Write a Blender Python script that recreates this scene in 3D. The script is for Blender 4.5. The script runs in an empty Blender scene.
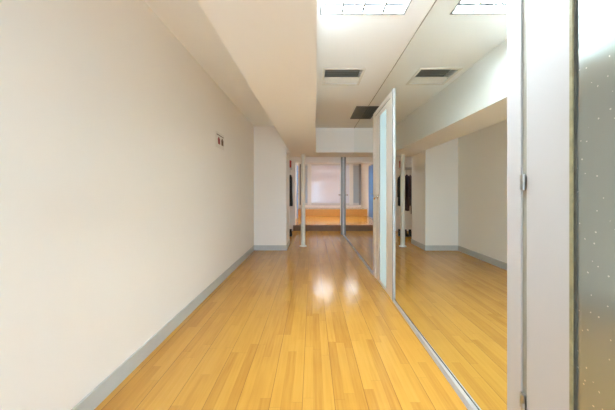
import bpy, bmesh, math, random
from mathutils import Vector, Matrix
random.seed(7)
S = bpy.context.scene
COL = S.collection

# ------------------------------------------------------------------ camera, world, exposure
FPX = 270.0                      # focal length in pixels of the 615 px wide frame
HC = 1.20                        # camera height
cd = bpy.data.cameras.new('camera'); cam = bpy.data.objects.new('camera', cd); COL.objects.link(cam)
cd.sensor_width = 36.0; cd.lens = FPX / 615.0 * 36.0
cd.shift_x = -4.5 / 615.0; cd.shift_y = -12.0 / 615.0
cd.clip_start = 0.02
cam.location = (0, 0, HC); cam.rotation_euler = (math.pi / 2, 0, 0)
S.camera = cam

w = bpy.data.worlds.new('world'); S.world = w; w.use_nodes = True
_n = w.node_tree.nodes; _l = w.node_tree.links
_tc = _n.new('ShaderNodeTexCoord'); _sx = _n.new('ShaderNodeSeparateXYZ'); _l.new(_tc.outputs['Generated'], _sx.inputs[0])
_cr = _n.new('ShaderNodeValToRGB'); _mr = _n.new('ShaderNodeMapRange'); _mr.inputs[1].default_value = -1; _mr.inputs[2].default_value = 1
_l.new(_sx.outputs[2], _mr.inputs[0]); _l.new(_mr.outputs[0], _cr.inputs[0]); _l.new(_cr.outputs[0], _n['Background'].inputs['Color'])
_cr.color_ramp.elements[0].position = 0.47; _cr.color_ramp.elements[0].color = (0.95, 1.22, 1.5, 1)     # unseen bright ground, added to throw light up on the ceiling
_cr.color_ramp.elements[1].position = 0.52; _cr.color_ramp.elements[1].color = (0.72, 1.0, 1.32, 1)     # sky
w.node_tree.nodes['Background'].inputs['Strength'].default_value = 1.5
S.view_settings.view_transform = 'Standard'; S.view_settings.look = 'None'
S.view_settings.gamma = 1.0; S.view_settings.use_curve_mapping = False
S.view_settings.exposure = 1.36
LAMP = 28.0                      # emission of the ceiling light tubes and trays
UPPER = 15.5                      # the same in the raised room
cy = S.cycles
cy.use_denoising = True
cy.max_bounces = 24; cy.diffuse_bounces = 14; cy.glossy_bounces = 10; cy.transmission_bounces = 8
cy.sample_clamp_indirect = 12.0; cy.caustics_reflective = True; cy.blur_glossy = 0.3

# ------------------------------------------------------------------ materials
def sock(n, *names):
    for k in names:
        if k in n.inputs: return n.inputs[k]
def mat(name, col, rough=0.5, metal=0.0, spec=None, noise=0.0, nscale=6.0, coat=0.0, bump=0.0, bscale=60.0):
    m = bpy.data.materials.new(name); m.use_nodes = True
    nt = m.node_tree; b = nt.nodes['Principled BSDF']
    b.inputs['Base Color'].default_value = (*col, 1); b.inputs['Roughness'].default_value = rough
    b.inputs['Metallic'].default_value = metal
    if spec is not None: b.inputs['Specular IOR Level'].default_value = spec
    if coat: b.inputs['Coat Weight'].default_value = coat; b.inputs['Coat Roughness'].default_value = 0.08
    tc = nt.nodes.new('ShaderNodeTexCoord')
    nz = nt.nodes.new('ShaderNodeTexNoise'); nz.inputs['Scale'].default_value = nscale; nz.inputs['Detail'].default_value = 4
    nt.links.new(tc.outputs['Object'], nz.inputs['Vector'])
    mx = nt.nodes.new('ShaderNodeMix'); mx.data_type = 'RGBA'
    mx.inputs[6].default_value = (*[max(0, c * (1 - noise)) for c in col], 1)
    mx.inputs[7].default_value = (*[min(1, c * (1 + noise)) for c in col], 1)
    nt.links.new(nz.outputs['Fac'], mx.inputs[0]); nt.links.new(mx.outputs[2], b.inputs['Base Color'])
    if bump:
        n2 = nt.nodes.new('ShaderNodeTexNoise'); n2.inputs['Scale'].default_value = bscale
        nt.links.new(tc.outputs['Object'], n2.inputs['Vector'])
        bp = nt.nodes.new('ShaderNodeBump'); bp.inputs['Strength'].default_value = bump; bp.inputs['Distance'].default_value = 0.003
        nt.links.new(n2.outputs['Fac'], bp.inputs['Height']); nt.links.new(bp.outputs['Normal'], b.inputs['Normal'])
    return m
def emit(name, col, s):
    m = bpy.data.materials.new(name); m.use_nodes = True
    nt = m.node_tree; nt.nodes.remove(nt.nodes['Principled BSDF'])
    e = nt.nodes.new('ShaderNodeEmission'); e.inputs['Color'].default_value = (*col, 1); e.inputs['Strength'].default_value = s
    nt.links.new(e.outputs[0], nt.nodes['Material Output'].inputs[0]); return m

WALL = mat('wall_paint', (0.93, 0.905, 0.865), 0.6, spec=0.25, noise=0.012, nscale=1.5, bump=0.05, bscale=180)
CEIL = mat('ceiling_paint', (0.92, 0.93, 0.93), 0.7, spec=0.2, noise=0.012, nscale=2)
BEAMM = mat('beam_paint', (0.90, 0.88, 0.85), 0.7, spec=0.2, noise=0.01, nscale=2)
SKIRT = mat('grey_skirting', (0.54, 0.565, 0.555), 0.45, noise=0.06, nscale=12)
ALU = mat('brushed_aluminium', (0.60, 0.585, 0.575), 0.4, metal=0.3, noise=0.04, nscale=30)
ALUW = mat('pale_aluminium', (0.52, 0.52, 0.515), 0.4, metal=0.25, noise=0.02)
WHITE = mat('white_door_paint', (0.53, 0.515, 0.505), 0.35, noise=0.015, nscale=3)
CREAM = mat('cream_frame_paint', (0.80, 0.77, 0.71), 0.4, noise=0.03, nscale=8)
GROOVE = mat('groove_rubber', (0.36, 0.35, 0.29), 0.6, noise=0.1, nscale=20)
DARK = mat('dark_rubber', (0.06, 0.06, 0.055), 0.5, noise=0.1)
DARKS = mat('worn_seal', (0.09, 0.08, 0.055), 0.6, noise=0.8, nscale=24)
STEEL = mat('hinge_steel', (0.42, 0.40, 0.36), 0.35, metal=0.9, noise=0.05, nscale=30)
CHROME = mat('chrome', (0.85, 0.84, 0.82), 0.12, metal=1.0, noise=0.01)
BEAD = mat('worn_glazing_bead', (0.32, 0.28, 0.15), 0.5, noise=0.45, nscale=28, bump=0.5, bscale=40)
BLACK = mat('black_cloth', (0.012, 0.012, 0.014), 0.9, noise=0.3, nscale=20)
MAUVE = mat('mauve_cloth', (0.10, 0.065, 0.075), 0.9, noise=0.35, nscale=18)
BROWN = mat('brown_cloth', (0.08, 0.05, 0.035), 0.9, noise=0.3, nscale=18)
GREYC = mat('grey_cloth', (0.16, 0.15, 0.16), 0.9, noise=0.3, nscale=18)
RED = mat('red_card', (0.42, 0.03, 0.02), 0.5, noise=0.15, nscale=14)
BLUE = mat('blue_door_paint', (0.10, 0.28, 0.62), 0.4, noise=0.06)
POST = mat('grey_post_metal', (0.20, 0.20, 0.19), 0.35, metal=0.3, noise=0.05)
POLE = mat('cream_pole_paint', (0.80, 0.77, 0.69), 0.4, noise=0.02)
VENTD = mat('vent_dark', (0.10, 0.10, 0.095), 0.5, noise=0.1)
VENTN = mat('vent_blade_shaded', (0.42, 0.425, 0.40), 0.5, noise=0.05)  # near blades of the white vent, shade put into their colour
VENTG = mat('vent_grey', (0.38, 0.38, 0.36), 0.5, noise=0.05)
VENTW = mat('vent_white', (0.80, 0.78, 0.73), 0.5, noise=0.02)
LOUV = mat('louvre_metal', (0.24, 0.245, 0.25), 0.6, metal=0.0, noise=0.02)
ENDP = mat('reflector_grey', (0.12, 0.12, 0.12), 0.5, noise=0.9, nscale=45)
LFRAME = mat('light_frame', (0.30, 0.31, 0.31), 0.5, noise=0.03)
TRAY = emit('light_tray', (0.76, 0.90, 1.0), LAMP)
TRAYU = emit('light_tray_upper', (0.84, 0.93, 1.0), UPPER)
SIGNW = mat('sign_plate', (0.83, 0.80, 0.75), 0.4, noise=0.02)
SIGNR = mat('sign_red', (0.34, 0.05, 0.045), 0.5, noise=0.1, nscale=30)
SIGND = mat('sign_brown', (0.13, 0.07, 0.04), 0.5, noise=0.1, nscale=30)
PANE = mat('window_pane', (0.76, 0.80, 0.92), 0.03, spec=0.8, noise=0.01, nscale=1)

MIRROR = bpy.data.materials.new('mirror_silvering'); MIRROR.use_nodes = True
_b = MIRROR.node_tree.nodes['Principled BSDF']
_b.inputs['Base Color'].default_value = (0.86, 0.90, 0.87, 1); _b.inputs['Metallic'].default_value = 1; _b.inputs['Roughness'].default_value = 0.0

def frosted(name, col, drops):
    m = bpy.data.materials.new(name); m.use_nodes = True; nt = m.node_tree; b = nt.nodes['Principled BSDF']
    b.inputs['Roughness'].default_value = 0.13 if drops else 0.22; b.inputs['Specular IOR Level'].default_value = 0.7; b.inputs['Metallic'].default_value = 0.7 if drops else 0.0
    tc = nt.nodes.new('ShaderNodeTexCoord')
    nz = nt.nodes.new('ShaderNodeTexNoise'); nz.inputs['Scale'].default_value = 180
    nt.links.new(tc.outputs['Object'], nz.inputs['Vector'])
    bp = nt.nodes.new('ShaderNodeBump'); bp.inputs['Strength'].default_value = 0.12; bp.inputs['Distance'].default_value = 0.002
    nt.links.new(nz.outputs['Fac'], bp.inputs['Height']); nt.links.new(bp.outputs['Normal'], b.inputs['Normal'])
    mx = nt.nodes.new('ShaderNodeMix'); mx.data_type = 'RGBA'
    mx.inputs[6].default_value = (*col, 1); mx.inputs[7].default_value = (0.85, 0.85, 0.80, 1)
    if drops:
        vo = nt.nodes.new('ShaderNodeTexVoronoi'); vo.inputs['Scale'].default_value = 40
        n3 = nt.nodes.new('ShaderNodeTexNoise'); n3.inputs['Scale'].default_value = 70; nt.links.new(tc.outputs['Object'], n3.inputs['Vector']); va = nt.nodes.new('ShaderNodeVectorMath'); va.operation = 'MULTIPLY_ADD'; va.inputs[1].default_value = (0.006, 0.006, 0.006); nt.links.new(n3.outputs['Color'], va.inputs[0]); nt.links.new(tc.outputs['Object'], va.inputs[2]); nt.links.new(va.outputs[0], vo.inputs['Vector'])
        wn = nt.nodes.new('ShaderNodeMath'); wn.operation = 'LESS_THAN'; wn.inputs[1].default_value = 0.11
        nt.links.new(vo.outputs['Distance'], wn.inputs[0])
        sp = nt.nodes.new('ShaderNodeSeparateColor'); nt.links.new(vo.outputs['Color'], sp.inputs[0])
        g = nt.nodes.new('ShaderNodeMath'); g.operation = 'GREATER_THAN'; g.inputs[1].default_value = 0.55
        nt.links.new(sp.outputs[0], g.inputs[0])
        mu = nt.nodes.new('ShaderNodeMath'); mu.operation = 'MULTIPLY'
        nt.links.new(wn.outputs[0], mu.inputs[0]); nt.links.new(g.outputs[0], mu.inputs[1])
        nt.links.new(mu.outputs[0], mx.inputs[0])
    else: mx.inputs[0].default_value = 0
    nt.links.new(mx.outputs[2], b.inputs['Base Color'])
    return m
FROST = frosted('frosted_glass', (0.40, 0.44, 0.42), True)
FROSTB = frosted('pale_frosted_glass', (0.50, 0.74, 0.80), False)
_p = FROSTB.node_tree.nodes['Principled BSDF']; _p.inputs['Emission Color'].default_value = (0.62, 0.86, 0.95, 1); _p.inputs['Emission Strength'].default_value = 0.15   # pane glow stands in for a lit room behind this door

def wood(name, tint=(1, 1, 1), rough=0.16, along='Y'):
    """three-strip floor boards: 0.185 m boards, 0.0617 m strips of staggered lengths"""
    m = bpy.data.materials.new(name); m.use_nodes = True; nt = m.node_tree; b = nt.nodes['Principled BSDF']
    N = nt.nodes.new; L = nt.links.new
    def M(op, a, c=None):
        n = N('ShaderNodeMath'); n.operation = op
        for i, v in enumerate((a, c)):
            if v is None: continue
            if isinstance(v, (int, float)): n.inputs[i].default_value = v
            else: L(v, n.inputs[i])
        return n.outputs[0]
    tc = N('ShaderNodeTexCoord'); sx = N('ShaderNodeSeparateXYZ'); L(tc.outputs['Object'], sx.inputs[0])
    X, Y = (sx.outputs[0], sx.outputs[1]) if along == 'Y' else (sx.outputs[1], sx.outputs[0])
    X = M('ADD', X, 0.055 + 18.5)
    W = 0.185 / 3
    row = M('FLOOR', M('DIVIDE', X, W))
    fx = M('MODULO', X, 0.185); fs = M('MODULO', X, W)
    brow = M('FLOOR', M('DIVIDE', X, 0.185))
    w1 = N('ShaderNodeTexWhiteNoise'); w1.noise_dimensions = '1D'; L(row, w1.inputs['W'])
    wl = N('ShaderNodeTexWhiteNoise'); wl.noise_dimensions = '1D'; L(M('ADD', row, 77.3), wl.inputs['W'])
    ln = M('ADD', M('MULTIPLY', wl.outputs['Value'], 0.3), 0.5)
    yy = M('ADD', M('DIVIDE', Y, ln), M('MULTIPLY', w1.outputs['Value'], 7.0)); yy = M('ADD', yy, 40)
    cell = M('FLOOR', yy); fy = M('MODULO', yy, 1.0)
    cv = N('ShaderNodeCombineXYZ'); L(row, cv.inputs[0]); L(cell, cv.inputs[1])
    w2 = N('ShaderNodeTexWhiteNoise'); w2.noise_dimensions = '2D'; L(cv.outputs[0], w2.inputs['Vector'])
    # grain
    mp = N('ShaderNodeMapping'); L(tc.outputs['Object'], mp.inputs[0])
    mp.inputs['Scale'].default_value = (60, 3.0, 1) if along == 'Y' else (3.0, 60, 1)
    add = N('ShaderNodeVectorMath'); add.operation = 'ADD'; L(mp.outputs[0], add.inputs[0]); L(w2.outputs['Color'], add.inputs[1])
    gr = N('ShaderNodeTexNoise'); gr.inputs['Scale'].default_value = 1.0; gr.inputs['Detail'].default_value = 5; L(add.outputs[0], gr.inputs['Vector'])
    bl = N('ShaderNodeTexNoise'); bl.inputs['Scale'].default_value = 2.2; L(tc.outputs['Object'], bl.inputs['Vector'])
    tone = M('ADD', M('MULTIPLY', w2.outputs['Value'], 0.28), M('MULTIPLY', gr.outputs['Fac'], 0.55))
    tone = M('ADD', tone, M('MULTIPLY', M('SUBTRACT', bl.outputs['Fac'], 0.5), 0.3))
    cr = N('ShaderNodeValToRGB'); L(tone, cr.inputs[0])
    e = cr.color_ramp.elements
    e[0].position = 0.10; e[0].color = (0.47 * tint[0], 0.21 * tint[1], 0.034 * tint[2], 1)
    e[1].position = 0.92; e[1].color = (0.69 * tint[0], 0.37 * tint[1], 0.083 * tint[2], 1)
    k = cr.color_ramp.elements.new(0.5); k.color = (0.62 * tint[0], 0.315 * tint[1], 0.054 * tint[2], 1)
    # seams
    edge = M('LESS_THAN', M('MINIMUM', fx, M('SUBTRACT', 0.185, fx)), 0.0017)
    st = M('LESS_THAN', M('MINIMUM', fs, M('SUBTRACT', W, fs)), 0.0006)
    ye = M('LESS_THAN', M('MULTIPLY', fy, ln), 0.0018)
    wb = N('ShaderNodeTexWhiteNoise'); wb.noise_dimensions = '1D'; L(brow, wb.inputs['W'])
    bstr = M('ADD', M('MULTIPLY', wb.outputs['Value'], 0.45), 0.5)
    seam = M('MAXIMUM', M('MULTIPLY', edge, bstr), M('MAXIMUM', M('MULTIPLY', st, 0.08), M('MULTIPLY', ye, 0.38)))
    mx = N('ShaderNodeMix'); mx.data_type = 'RGBA'; L(seam, mx.inputs[0]); L(cr.outputs[0], mx.inputs[6])
    mx.inputs[7].default_value = (0.16, 0.075, 0.025, 1)
    L(mx.outputs[2], b.inputs['Base Color'])
    rr = M('ADD', M('MULTIPLY', bl.outputs['Fac'], 0.06), rough - 0.03); L(rr, b.inputs['Roughness'])
    b.inputs['Specular IOR Level'].default_value = 0.5
    bp = N('ShaderNodeBump'); bp.inputs['Strength'].default_value = 0.08; bp.inputs['Distance'].default_value = 0.002
    L(gr.outputs['Fac'], bp.inputs['Height']); L(bp.outputs['Normal'], b.inputs['Normal'])
    return m
WOOD = wood('wood_floor')
WOODU = wood('wood_platform', (1.0, 0.88, 0.62), 0.16, 'X')
RISER = mat('dark_wood_riser', (0.20, 0.10, 0.035), 0.4, noise=0.25, nscale=9)
RISER2 = mat('orange_wood_riser', (0.54, 0.25, 0.045), 0.35, noise=0.15, nscale=9)

# ------------------------------------------------------------------ helpers
def bbox(bm, x0, x1, y0, y1, z0, z1, M=None):
    vs = [bm.verts.new(v) for v in ((x0,y0,z0),(x1,y0,z0),(x1,y1,z0),(x0,y1,z0),(x0,y0,z1),(x1,y0,z1),(x1,y1,z1),(x0,y1,z1))]
    if M:
        for v in vs: v.co = M @ v.co
    for f in ((0,3,2,1),(4,5,6,7),(0,1,5,4),(1,2,6,5),(2,3,7,6),(3,0,4,7)): bm.faces.new([vs[i] for i in f])
def lathe(bm, prof, c=(0,0,0), ax='Z', n=24):
    rings = []
    for r, h in prof:
        ring = []
        for i in range(n):
            a = 2*math.pi*i/n; u, v = r*math.cos(a), r*math.sin(a)
            p = {'Z': (u, v, h), 'X': (h, u, v), 'Y': (v, h, u)}[ax]
            ring.append(bm.verts.new((c[0]+p[0], c[1]+p[1], c[2]+p[2])))
        rings.append(ring)
    for a, b in zip(rings, rings[1:]):
        for i in range(n): bm.faces.new((a[i], a[(i+1)%n], b[(i+1)%n], b[i]))
    bm.faces.new(rings[0][::-1]); bm.faces.new(rings[-1])
def tube(bm, pts, r, n=10):
    pts = [Vector(p) for p in pts]; rings = []
    for i, p in enumerate(pts):
        d = (pts[min(i+1, len(pts)-1)] - pts[max(i-1, 0)]).normalized()
        u = d.cross(Vector((0.13, 0.37, 0.92)))
        if u.length < 0.05: u = d.cross(Vector((1, 0, 0)))
        u.normalize(); v = d.cross(u)
        rings.append([bm.verts.new(p + r*(math.cos(2*math.pi*k/n)*u + math.sin(2*math.pi*k/n)*v)) for k in range(n)])
    for a, b in zip(rings, rings[1:]):
        for i in range(n): bm.faces.new((a[i], a[(i+1)%n], b[(i+1)%n], b[i]))
    bm.faces.new(rings[0][::-1]); bm.faces.new(rings[-1])
def obj(name, bm, m, parent=None, smooth=False, bev=0.0, **props):
    bmesh.ops.recalc_face_normals(bm, faces=bm.faces)
    me = bpy.data.meshes.new(name); bm.to_mesh(me); bm.free(); me.materials.append(m)
    o = bpy.data.objects.new(name, me); COL.objects.link(o)
    if parent: o.parent = parent
    if smooth:
        for p in me.polygons: p.use_smooth = True
        md = o.modifiers.new('split', 'EDGE_SPLIT'); md.split_angle = math.radians(40)
    if bev:
        md = o.modifiers.new('bevel', 'BEVEL'); md.width = bev; md.segments = 2; md.limit_method = 'ANGLE'
    for k, v in props.items(): o[k] = v
    return o
def box(name, x0, x1, y0, y1, z0, z1, m, parent=None, bev=0.0, **props):
    bm = bmesh.new(); bbox(bm, x0, x1, y0, y1, z0, z1); return obj(name, bm, m, parent, bev=bev, **props)
def boxes(name, L, m, parent=None, bev=0.0, **props):
    bm = bmesh.new()
    for b in L: bbox(bm, *b)
    return obj(name, bm, m, parent, bev=bev, **props)
ST = dict(kind='structure')
def thing(name, label, cat, loc=(0,0,0), group=None, kind=None):
    o = bpy.data.objects.new(name, None); COL.objects.link(o); o.location = loc; o.empty_display_size = 0.1
    o['label'] = label; o['category'] = cat
    if group: o['group'] = group
    if kind: o['kind'] = kind
    return o
def tag(o, label, cat, group=None):
    o['label'] = label; o['category'] = cat
    if group: o['group'] = group
    return o
def dup(root, loc, label=None):
    r = root.copy(); COL.objects.link(r); r.location = loc
    if label: r['label'] = label
    for ch in list(root.children):
        c = ch.copy(); COL.objects.link(c); c.parent = r
        for g in ch.children:
            d = g.copy(); COL.objects.link(d); d.parent = c
    return r

# ------------------------------------------------------------------ key sizes (metres; y = distance from the camera)
XL, XR = -1.219, 0.903            # left wall, mirror plane
CH = 2.596                       # corridor ceiling
ZB = 2.07                        # underside of the boxed beam and the bulkhead
YB = -1.6                        # back wall, behind the camera
YP0, YP1 = 5.66, 6.46            # pier at the end of the left wall
XP = -0.538                      # right side of the pier
YH0, YH1 = 5.80, 6.50            # bulkhead across the corridor
YS = 8.55                        # opening with the step
YM0, YM1 = 3.94, 7.70            # far mirror
XA = -1.60                       # alcove left wall
YU = 13.3                        # far wall of the raised room
CU = 2.68                        # its ceiling
ZP, ZP2, YP2 = 0.182, 0.484, 11.87

# ------------------------------------------------------------------ structure
box('floor', XA-0.15, 2.7, YB-0.1, YS+0.02, -0.12, 0, WOOD, **ST)
# ceiling with holes left for the light trays and the square air vent
HOLES = [(0.062, 0.722, 1.45, 2.11), (0.150, 0.575, 3.05, 3.45)]
def holed(name, x0, x1, y0, y1, z0, z1, holes, m):
    xs = sorted({x0, x1, *[h[0] for h in holes], *[h[1] for h in holes]})
    ys = sorted({y0, y1, *[h[2] for h in holes], *[h[3] for h in holes]})
    L = []
    for b0, b1 in zip(ys, ys[1:]):
        run = None
        for a0, a1 in zip(xs, xs[1:]):
            inh = any(h[0] <= a0 and a1 <= h[1] and h[2] <= b0 and b1 <= h[3] for h in holes)
            if inh:
                if run: L.append((run[0], run[1], b0, b1, z0, z1)); run = None
            else: run = (run[0] if run else a0, a1)
        if run: L.append((run[0], run[1], b0, b1, z0, z1))
    return boxes(name, L, m, **ST)
holed('ceiling', XA-0.15, XR+0.12, YB-0.1, YS+0.02, CH, CH+0.09, HOLES, CEIL)
box('wall_left', XL-0.12, XL, YB-0.1, YP0, 0, CH, WALL, **ST)
# back wall behind the camera with a window opening, raised at the right to light the beam
boxes('wall_back', [(XL, XR, YB-0.1, YB, 0, 0.12), (XL, 0.05, YB-0.1, YB, 1.75, CH), (0.05, XR, YB-0.1, YB, 2.55, CH), (XL, XL+0.1, YB-0.1, YB, 0.12, 1.75), (XR-0.1, XR, YB-0.1, YB, 0.12, 2.55)], WALL, **ST)
box('wall_right', XR+0.006, XR+0.12, YB-0.1, 8.5, 0, CH, WALL, **ST)
# pier at the end of the left wall
box('wall_pier', XA-0.1, XP, YP0, YP1, 0, CH, WALL, **ST)
box('wall_alcove', XA-0.15, XA, YP1, YS, 0, CH, WALL, **ST)
# wall with the stepped opening
boxes('wall_opening', [(XA-0.15, -0.52, YS, YS+0.12, 0, CH), (-0.52, XR+0.12, YS, YS+0.12, 2.16, CH), (XR+0.0, 2.6, YS, YS+0.12, 0, CH)], WALL, **ST)
# long boxed beam under the ceiling, running slightly out of parallel
bm = bmesh.new()
def beam_x(y, a, b): t = (y - 1.2) / 3.1; return a + (b - a) * t
ya, yb = YB, YP0 + 0.14
vs = [bm.verts.new(p) for p in (
    (beam_x(ya,-.518,-.482), ya, ZB), (beam_x(ya,.022,.062), ya, ZB), (beam_x(yb,.022,.062), yb, ZB), (beam_x(yb,-.518,-.482), yb, ZB),
    (beam_x(ya,-.518,-.482), ya, CH), (beam_x(ya,.022,.062), ya, CH), (beam_x(yb,.022,.062), yb, CH), (beam_x(yb,-.518,-.482), yb, CH))]
for f in ((0,3,2,1),(4,5,6,7),(0,1,5,4),(1,2,6,5),(2,3,7,6),(3,0,4,7)): bm.faces.new([vs[i] for i in f])
obj('ceiling_beam', bm, BEAMM, **ST)
box('ceiling_bulkhead', XP, XR+0.004, YH0, YH1, ZB, CH, BEAMM, **ST)
# skirting boards
box('baseboard_left', XL, XL+0.012, YB, YP0, 0, 0.105, SKIRT, **ST)
box('baseboard_pier', XL+0.012, XP+0.012, YP0-0.012, YP0, 0, 0.105, SKIRT, **ST)
box('baseboard_side', XP, XP+0.012, YP0, YP1, 0, 0.105, SKIRT, **ST)

# raised room
box('platform', -0.75, 2.6, YS+0.02, YU+0.1, 0.02, ZP, WOODU, **ST)
box('trim_1', -0.60, XR+0.05, YS-0.005, YS+0.02, 0.0, ZP, RISER, **ST)
box('trim_2', -0.62, 2.6, YP2, YP2+0.02, ZP, ZP2, RISER2, **ST)
box('platform_upper', -0.62, 2.6, YP2+0.02, YU, ZP, ZP2, WOODU, **ST)
box('ceiling_upper', -0.75, 2.7, YS+0.12, YU+0.1, CU, CU+0.08, CEIL, **ST)
# its left wall leaves a doorway for the blue door
XU = -0.62
boxes('wall_upper_left', [(XU-0.12, XU, YS+0.12, 10.62, ZP, CU), (XU-0.12, XU, 11.50, YU, ZP, CU), (XU-0.12, XU, 10.62, 11.50, 2.37, CU)], WALL, **ST)
box('wall_upper_right', 2.6, 2.7, YS, YU+0.1, 0, CU, WALL, **ST)
box('wall_far', -0.75, 2.6, YU, YU+0.1, 0, CU, WALL, **ST)

# unseen window behind the camera, its taller right half shaped to light the beam
w2 = thing('window_2', 'unseen window in the wall behind the camera, shaped to light the corridor', 'window', (0, YB-0.05, 0.12), kind='structure')
boxes('window_frame', [(XL+.1,XR-.1,-0.03,0.03,0,0.05),(XL+.1,0.05,-0.03,0.03,1.58,1.63),(0.05,XR-.1,-0.03,0.03,2.38,2.43),(XL+.1,XL+.15,-0.03,0.03,0.05,1.58),(XR-.15,XR-.1,-0.03,0.03,0.05,2.38),(0.05,0.10,-0.03,0.03,0.05,2.38)], ALUW, w2)

# framed interior window on the far wall
w1 = thing('window_1', 'wide metal framed pale glass window on the far wall of the raised room', 'window', (0, YU-0.03, 0.6), kind='structure')
def k2z(y, k): return HC + (193 - y) / k
zt, zb = 2.62-0.6, 0.06
FRM = mat('window_frame_grey', (0.62, 0.63, 0.64), 0.4, noise=0.03)
FRMD = mat('window_frame_dark', (0.25, 0.26, 0.27), 0.4, noise=0.03)
boxes('frame', [(-0.60,2.4,-0.02,0.03,zt-0.07,zt),(-0.60,2.4,-0.02,0.03,zb-0.05,zb+0.05),(2.33,2.4,-0.02,0.03,zb,zt)], FRM, w1, bev=0.004)
box('outer_stile', -0.60, -0.49, -0.025, 0.03, zb-0.05, zt, FRMD, w1, bev=0.004)
box('inner_stile', -0.22, -0.03, -0.03, 0.03, zb-0.05, zt, mat('window_stile_pale', (0.80,0.81,0.80), 0.4), w1, bev=0.004)
SIDE = mat('side_pane_blue', (0.42, 0.50, 0.58), 0.1, noise=0.02)
box('pane', -0.49, -0.22, 0.0, 0.008, zb, zt, SIDE, w1)
box('pane', -0.03, 2.33, 0.0, 0.008, zb, zt, PANE, w1)

# blue door in the left wall of the raised room
d3 = thing('door_3', 'blue door in the left wall of the raised room', 'door', (XU, 11.06, ZP), kind='structure')
box('leaf', -0.02, 0.03, -0.38, 0.38, 0.01, 2.14, BLUE, d3, bev=0.004)
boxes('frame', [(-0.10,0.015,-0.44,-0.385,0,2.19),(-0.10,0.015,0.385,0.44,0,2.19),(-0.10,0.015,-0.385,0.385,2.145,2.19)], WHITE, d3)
bm = bmesh.new(); lathe(bm, [(0.022,0.03),(0.022,0.04),(0.010,0.042),(0.010,0.075)], (0,-0.31,0.98), 'X', 16); bbox(bm, 0.068, 0.085, -0.32, -0.20, 0.97, 0.99)
obj('handle', bm, STEEL, d3, smooth=True)

# ------------------------------------------------------------------ mirrors
def mirror(name, label, y0, y1, z0, z1, trims):
    t = thing(name, label, 'mirror', (XR, (y0+y1)/2, z0), 'mirror panels covering the right wall')
    h = (y1-y0)/2
    box('glass', 0, 0.006, -h, h, 0, z1-z0, MIRROR, t)
    if z1 > 2.5: box('top_gasket', -0.003, 0.0, -h, h, z1-z0-0.007, z1-z0, GROOVE, t)
    for tn, b, m in trims: box(tn, *b, m, t, bev=0.002)
    return t
def base_profile(name, y0, y1, x0a, x0b, h, parent):
    """aluminium foot rail, slightly skewed against the wall"""
    bm = bmesh.new()
    P = [(x0a, y0, 0), (-0.0005, y0, 0), (-0.0005, y0, h), (x0a+0.012, y0, h*0.8), (x0b, y1, 0), (-0.0005, y1, 0), (-0.0005, y1, h), (x0b+0.006, y1, h*0.8)]
    v = [bm.verts.new(p) for p in P]
    for f in ((0,1,2,3),(7,6,5,4),(0,4,5,1),(1,5,6,2),(2,6,7,3),(3,7,4,0)): bm.faces.new([v[i] for i in f])
    return obj(name, bm, ALU, parent)
YN = 1.2335
m1 = mirror('mirror_panel', 'large mirror panel between the near door and the half glazed far door', YN, 2.965, 0.001, CH-0.001, [])
c = (YN+2.965)/2
m1.rotation_euler.z = math.radians(-0.30); m1.location.x = XR - 0.005
base_profile('base_rail', YN-c, 2.965-c, -0.036, -0.012, 0.035, m1)
box('rail_gasket', -0.0015, -0.0004, YN-c, 2.965-c, 0.035, 0.041, DARK, m1)
m2 = mirror('mirror_panel', 'mirror panel filling the strip above the half glazed far door', 2.965, YM0, 2.352, CH-0.001, [])
m3 = mirror('mirror_panel', 'long mirror panel from the half glazed far door to the grey post', YM0, YM1, 0.001, CH-0.001, [])
c = (YM0+YM1)/2
base_profile('base_rail', YM0-c, YM1-c, -0.020, -0.020, 0.035, m3)
box('rail_gasket', -0.0015, -0.0004, YM0-c, YM1-c, 0.035, 0.041, DARK, m3)

# ------------------------------------------------------------------ half glazed far door (in the mirror wall)
d1 = thing('door_1', 'half open view of far cream framed door with pale frosted glass in the mirror wall', 'door', (XR, 3.48, 0), kind='structure')
d1['label'] = 'far cream framed door with a tall pale frosted pane set in the mirror wall'
o = -3.48
boxes('jamb', [(-0.012, 0.006, 3.81+o, 3.94+o, 0, 2.35), (-0.012, 0.006, 3.00+o, 3.07+o, 0, 2.35), (-0.012, 0.006, 3.07+o, 3.81+o, 2.29, 2.35)], CREAM, d1, bev=0.003)
box('edge_profile', -0.014, 0.006, 2.965+o, 3.00+o, 0, 2.35, mat('door_edge_grey', (0.40, 0.40, 0.39), 0.6, spec=0.2), d1, bev=0.002)
box('head_gap', -0.006, 0.0, 3.07+o, 3.81+o, 2.278, 2.29, GROOVE, d1)
leaf = boxes('leaf', [(-0.008, 0.004, 3.575+o, 3.805+o, 0.005, 2.278), (-0.008, 0.004, 3.075+o, 3.245+o, 0.005, 2.278), (-0.008, 0.004, 3.245+o, 3.575+o, 0.005, 0.05), (-0.008, 0.004, 3.245+o, 3.575+o, 2.22, 2.278)], CREAM, d1, bev=0.002)
box('pane', -0.004, 0.0, 3.245+o, 3.575+o, 0.05, 2.22, FROSTB, leaf)
boxes('pane_seal', [(-0.0095, -0.002, 3.562+o, 3.575+o, 0.05, 2.22), (-0.0095, -0.002, 3.245+o, 3.251+o, 0.05, 2.22)], GROOVE, leaf)
bm = bmesh.new()
lathe(bm, [(0.034,-0.008),(0.034,-0.014),(0.013,-0.016),(0.013,-0.036),(0.028,-0.039),(0.036,-0.053),(0.028,-0.067),(0.006,-0.071)], (0, 3.67+o, 1.145), 'X', 20)
obj('knob', bm, CHROME, leaf, smooth=True, label='round chrome knob')

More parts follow.
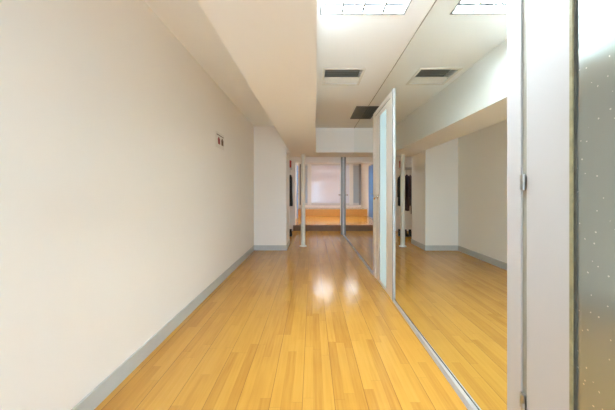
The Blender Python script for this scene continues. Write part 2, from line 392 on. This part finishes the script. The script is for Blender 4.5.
# ------------------------------------------------------------------ near door, right edge of the view
d2 = thing('door_2', 'near white framed door with a grey frosted glass pane at the right', 'door', (XR, 0.7, 0), kind='structure')
o = -0.7
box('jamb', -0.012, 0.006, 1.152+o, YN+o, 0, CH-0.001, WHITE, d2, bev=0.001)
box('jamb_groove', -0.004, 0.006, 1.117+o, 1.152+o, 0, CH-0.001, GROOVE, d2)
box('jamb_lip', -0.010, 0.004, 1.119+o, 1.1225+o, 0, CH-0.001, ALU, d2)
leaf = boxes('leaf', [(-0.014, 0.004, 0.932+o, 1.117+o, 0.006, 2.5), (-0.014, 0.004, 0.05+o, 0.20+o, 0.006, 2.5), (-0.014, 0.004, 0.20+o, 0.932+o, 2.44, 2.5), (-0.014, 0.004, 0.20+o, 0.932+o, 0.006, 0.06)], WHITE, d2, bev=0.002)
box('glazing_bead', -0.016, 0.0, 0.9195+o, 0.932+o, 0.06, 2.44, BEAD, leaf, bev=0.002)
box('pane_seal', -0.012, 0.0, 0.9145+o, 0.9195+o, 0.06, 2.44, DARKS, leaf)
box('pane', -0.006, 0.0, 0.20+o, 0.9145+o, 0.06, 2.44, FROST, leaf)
def hinge(z):
    bm = bmesh.new()
    lathe(bm, [(0.0085,0.0),(0.0085,0.030),(0.0080,0.031),(0.0080,0.033),(0.0085,0.034),(0.0085,0.066)], (-0.018, 1.131+o, z), 'Z', 16)
    bbox(bm, -0.0165, -0.008, 1.128+o, 1.152+o, z+0.002, z+0.064)
    return obj('hinge', bm, STEEL, leaf, smooth=True)
hinge(1.212); hinge(0.289); hinge(2.15)

# ------------------------------------------------------------------ ceiling lights and vents
def ceiling_light(label, loc, tray, group, housing=0):
    t = thing('ceiling_light', label, 'light', loc, group)
    s = 0.33
    boxes('frame', [(-s,s,-s,-s+0.014,-0.004,0.03),(-s,s,s-0.014,s,-0.004,0.03),(-s,-s+0.014,-s+0.014,s-0.014,-0.004,0.03),(s-0.014,s,-s+0.014,s-0.014,-0.004,0.03)], LFRAME, t)
    box('tray', -s+0.001, s-0.001, -s+0.001, s-0.001, 0.034, 0.044, tray, t)
    for yy in (0.265, 0.107, -0.051, -0.209): box('reflector_strip', -s+0.02, s-0.02, yy-0.012, yy+0.012, 0.028, 0.0338, ENDP, t)
    bl = []
    for i in (-1,0,1): bl.append((i*0.158-0.008, i*0.158+0.008, -s+0.014, s-0.014, 0.004, 0.024))
    bm = bmesh.new()
    for b in bl: bbox(bm, *b)
    for j in (-1,0,1):        # wedge shaped cross blades with a wavy matt face
        n = 40
        for q in range(n):
            a0 = -s+0.014 + (2*s-0.028)*q/n; a1 = -s+0.014 + (2*s-0.028)*(q+1)/n
            bbox(bm, a0, a1, j*0.158-0.008-0.005*random.random(), j*0.158+0.008+0.005*random.random(), 0.004+0.006*random.random(), 0.024)
    obj('louvre', bm, LOUV, t)
    if housing: box('housing', -s, s, -s, s, 0.044, housing, ALUW, t)
    return t
L1 = ceiling_light('square louvred ceiling light, top of the view beside the beam', (0.392, 1.78, CH), TRAY, 'square louvred ceiling lights')
L3 = ceiling_light('square louvred ceiling light in the raised room', (0.43, 10.3, CU), TRAYU, 'square louvred ceiling lights', 0.18)
# the raised room lamp hangs as a surface box
L3.location.z = CU - 0.18
L2 = dup(L3, (0.25, 6.86, CH-0.182), 'unseen louvred fill light added behind the bulkhead')  # unseen lamp, added to brighten the far corridor and alcove
ALC = emit('fill_tray_alcove', (0.84, 0.93, 1.0), 3.0)
for ch in L2.children:
    if ch.name.startswith('tray'): ch.data = ch.data.copy(); ch.data.materials[0] = ALC
L4 = dup(L3, (1.75, 10.3, CU-0.18), 'unseen louvred ceiling light assumed deeper right in the raised room')  # unseen extra lamp, guessed to help light the raised room

v1 = thing('air_vent', 'square white ceiling air vent with two way blades beside the beam', 'vent', (0.3625, 3.25, CH), 'ceiling air vents')
hx, hy = 0.2125, 0.20
boxes('frame', [(-hx-0.03,hx+0.03,-hy-0.035,-hy,-0.008,0),(-hx-0.03,hx+0.03,hy,hy+0.035,-0.008,0),(-hx-0.03,-hx,-hy,hy,-0.008,0),(hx,hx+0.03,-hy,hy,-0.008,0)], VENTW, v1, bev=0.003)
box('duct', -hx, hx, -hy, hy, 0.075, 0.08, mat('duct_grey', (0.2, 0.2, 0.19), 0.6), v1)
for i in range(8):
    yc = -hy + (i+0.5)*2*hy/8
    s = 1 if i < 5 else -1
    bm = bmesh.new(); bbox(bm, -hx, hx, -0.022, 0.022, -0.0015, 0.0015)
    bmesh.ops.transform(bm, matrix=Matrix.Translation((0, yc, 0.013)) @ Matrix.Rotation(math.radians(26*s), 4, 'X'), verts=bm.verts)
    obj('blade', bm, VENTN if i < 5 else VENTW, v1)
v2 = thing('air_vent', 'dark grey ceiling vent grille against the mirror wall above the far door', 'vent', (0.808, 4.70, CH), 'ceiling air vents')
boxes('frame', [(-0.095,0.094,-0.36,-0.33,-0.010,0),(-0.095,0.094,0.33,0.36,-0.010,0),(-0.095,-0.075,-0.33,0.33,-0.010,0),(0.085,0.094,-0.33,0.33,-0.010,0)], VENTD, v2)
box('back_plate', -0.075, 0.085, -0.33, 0.33, -0.004, 0, VENTD, v2)
for i in range(4):
    xc = -0.06 + i*0.042
    bm = bmesh.new(); bbox(bm, -0.014, 0.014, -0.33, 0.33, -0.001, 0.001)
    bmesh.ops.transform(bm, matrix=Matrix.Translation((xc, 0, -0.010)) @ Matrix.Rotation(math.radians(20), 4, 'Y'), verts=bm.verts)
    obj('blade', bm, VENTD, v2)

# ------------------------------------------------------------------ wall sign
sg = thing('wall_sign', 'small pale notice with two dark red symbols on the left wall', 'sign', (XL, 3.56, 1.785))
box('plate', 0, 0.006, -0.15, 0.17, 0, 0.205, SIGNW, sg, bev=0.001)
bm = bmesh.new(); x = -0.125
while x < 0.135:
    wd = random.uniform(0.008, 0.02); bbox(bm, 0.006, 0.0072, x, min(x+wd, 0.145), 0.163, 0.163+random.uniform(0.008,0.012)); x += wd + 0.003
obj('heading', bm, SIGND, sg, label='line of small dark lettering')
def symbol(yc, m, lean):
    bm = bmesh.new()
    lathe(bm, [(0.006,0.0),(0.024,0.004),(0.026,0.075),(0.016,0.088),(0.011,0.096),(0.012,0.104),(0.004,0.108)], (0,0,0), 'Z', 16)
    bbox(bm, -0.02, 0.02, -0.02, 0.024, -0.004, 0.012)
    bmesh.ops.transform(bm, matrix=Matrix.Translation((0.0068, yc, 0.055)) @ Matrix.Diagonal((0.02,1.7,0.85,1)) @ Matrix.Rotation(lean, 4, 'X'), verts=bm.verts)
    return obj('symbol', bm, m, sg)
symbol(-0.035, SIGNR, 0.05)['label'] = 'red symbol'
symbol(0.095, SIGND, 0.05)['label'] = 'brown symbol'

# ------------------------------------------------------------------ pole and post
pl = thing('support_pole', 'slim cream round pole standing under the bulkhead by the pier', 'pole', (-0.20, 6.08, 0))
bm = bmesh.new(); lathe(bm, [(0.050,0.02),(0.050,ZB-0.02)], n=32); obj('shaft', bm, POLE, pl, smooth=True)
bm = bmesh.new(); lathe(bm, [(0.080,0.0),(0.080,0.012),(0.054,0.024)], n=32); obj('base_plate', bm, POLE, pl, smooth=True)
bm = bmesh.new(); lathe(bm, [(0.056,ZB-0.022),(0.072,ZB-0.010),(0.072,ZB)], n=32); obj('top_plate', bm, POLE, pl, smooth=True)

dp = thing('door_post', 'tall grey metal door post with a small dark handle at the far mirror end', 'post', (0.862, 7.77, 0))
box('shaft', -0.030, 0.012, -0.03, 0.03, 0.0, 2.235, POST, dp, bev=0.003)
box('edge_strip', 0.012, 0.034, -0.025, 0.025, 0.0, 2.235, ALUW, dp, bev=0.002)
bm = bmesh.new(); lathe(bm, [(0.02,-0.030),(0.02,-0.038),(0.009,-0.040),(0.009,-0.070)], (0,-0.005,1.145), 'X', 14); bbox(bm, -0.090, -0.064, -0.02, 0.085, 1.128, 1.160)
obj('handle', bm, DARK, dp, smooth=True, label='small dark lever handle')

# ------------------------------------------------------------------ clothes in the alcove
rk = thing('clothes_rack', 'metal clothes rail under a narrow shelf in the alcove behind the pier', 'rack', (-1.05, 7.45, 0))
bm = bmesh.new(); tube(bm, [(-0.48,0,1.845),(0.50,0,1.845)], 0.011); obj('rail', bm, ALU, rk, smooth=True)
box('shelf', -0.48, 0.50, -0.13, 0.13, 1.875, 1.89, ALUW, rk, bev=0.002)
boxes('wall_bracket', [(-0.55, -0.535, -0.13, 0.13, 1.70, 1.90), (-0.535, -0.48, -0.012, 0.012, 1.833, 1.89)], ALU, rk)
for xx in (-0.40, 0.05, 0.47):
    boxes('bracket', [(xx-0.005, xx+0.005, -0.008, 0.008, 1.853, 1.876)], ALU, rk)
def garment(name, label, x, m, ztop, zbot, th, wd, seed):
    rnd = random.Random(seed)
    t = thing(name, label, 'clothing', (x, 7.45, 1.845), 'clothes hanging on the alcove rail')
    zt, zb = ztop-1.845, zbot-1.845
    # body: stacked flattened rings with folds, broad side along the depth of the alcove
    prof = [(0.0,0.10,0.5),(-0.02,0.30,0.8),(-0.05,0.62,0.95),(-0.09,0.84,1.0),(-0.2,0.80,1.05),(-0.45,0.76,1.0),(-0.7,0.84,1.1),(-0.9,0.92,1.2),(-1.0,0.93,1.15)]
    bm = bmesh.new(); n = 36; rings = []; H = zt - zb; ph = rnd.random()*6
    for fz, fw, ft in prof:
        z = zt + fz*H if fz < -0.1 else zt + fz*1.0
        ring = []
        for i in range(n):
            a = 2*math.pi*i/n
            fold = 1 + (0.22*math.sin(7*a+ph) + 0.1*math.sin(13*a+2*ph)) * min(1, abs(fz)*1.6)
            ring.append(bm.verts.new((th*ft*math.sin(a)*fold, wd*fw*math.cos(a), z + (0.012*math.sin(5*a+ph) if fz <= -0.9 else 0))))
        rings.append(ring)
    for a, b in zip(rings, rings[1:]):
        for i in range(n): bm.faces.new((a[i], a[(i+1)%n], b[(i+1)%n], b[i]))
    bm.faces.new(rings[0]); bm.faces.new(rings[-1])
    obj('body', bm, m, t, smooth=True)
    for s in (-1, 1):
        bm = bmesh.new(); rs = []
        for q, (yy, zz, r) in enumerate([(0.70,-0.055,0.042),(0.93,-0.12,0.05),(1.02,-0.27,0.046),(1.04,-0.45,0.042),(1.02,-0.62,0.036)]):
            zz = zt + zz * (1 if q < 2 else min(1.0, H/0.85))
            rs.append([bm.verts.new((th*0.9*math.cos(2*math.pi*k/12), s*wd*yy + r*math.sin(2*math.pi*k/12), zz)) for k in range(12)])
        for a, b in zip(rs, rs[1:]):
            for i in range(12): bm.faces.new((a[i], a[(i+1)%12], b[(i+1)%12], b[i]))
        bm.faces.new(rs[0]); bm.faces.new(rs[-1])
        obj('sleeve', bm, m, t, smooth=True)
    bm = bmesh.new()
    hook = [(0,0.0,zt-0.02),(0,0.0,-0.03)] + [(0, 0.014 - 0.014*math.cos(a), -0.002 + 0.016*math.sin(a)) for a in [k*math.pi/6 for k in range(0,7)]]
    tube(bm, hook, 0.004, 8); obj('hanger', bm, STEEL, t, smooth=True)
    return t
garment('coat', 'black coat at the open right end of the alcove rail', -0.605, BLACK, 1.70, 0.85, 0.052, 0.20, 1)
garment('coat', 'long mauve coat hanging second from the right on the rail', -0.755, MAUVE, 1.71, 0.72, 0.032, 0.20, 2)
garment('coat', 'grey coat hanging behind the long mauve coat on the rail', -0.85, GREYC, 1.70, 0.86, 0.026, 0.20, 3)
garment('coat', 'brown coat hanging deepest in the alcove, farthest from the black coat', -0.94, BROWN, 1.70, 0.62, 0.028, 0.19, 4)
rb = thing('storage_box', 'small dark red box on the shelf above the black coat', 'box', (-0.612, 7.42, 1.89))
box('body', -0.045, 0.045, -0.09, 0.09, 0, 0.155, RED, rb, bev=0.006)
box('lid', -0.049, 0.049, -0.094, 0.094, 0.155, 0.195, RED, rb, bev=0.006)
def boot(label, x, y, rz):
    t = thing('boot', label, 'shoe', (x, y, 0), 'dark boots on the alcove floor'); t.rotation_euler.z = rz
    bm = bmesh.new(); rings = []
    for z, cyy, ry, rx in ((0.018,0,0.125,0.043),(0.04,0,0.128,0.046),(0.06,0.01,0.115,0.044),(0.08,0.035,0.085,0.040),(0.10,0.055,0.060,0.037),(0.14,0.062,0.050,0.036),(0.18,0.062,0.052,0.038)):
        rings.append([bm.verts.new((rx*math.cos(2*math.pi*k/20), cyy+ry*math.sin(2*math.pi*k/20), z)) for k in range(20)])
    for a, b in zip(rings, rings[1:]):
        for i in range(20): bm.faces.new((a[i], a[(i+1)%20], b[(i+1)%20], b[i]))
    bm.faces.new(rings[0]); bm.faces.new(rings[-1]); obj('upper', bm, BLACK, t, smooth=True)
    bm = bmesh.new(); lathe(bm, [(0.046,0),(0.048,0.018)], n=20); bmesh.ops.scale(bm, vec=(0.95,2.75,1), verts=bm.verts); obj('sole', bm, DARK, t, smooth=True)
    return t
boot('dark ankle boot on the floor under the black coat', -0.60, 7.55, 0.1)
boot('dark ankle boot on the floor under the mauve coat', -0.76, 7.5, -0.1)
boot('dark ankle boot on the floor deepest behind the pier', -0.88, 7.5, 0.05)
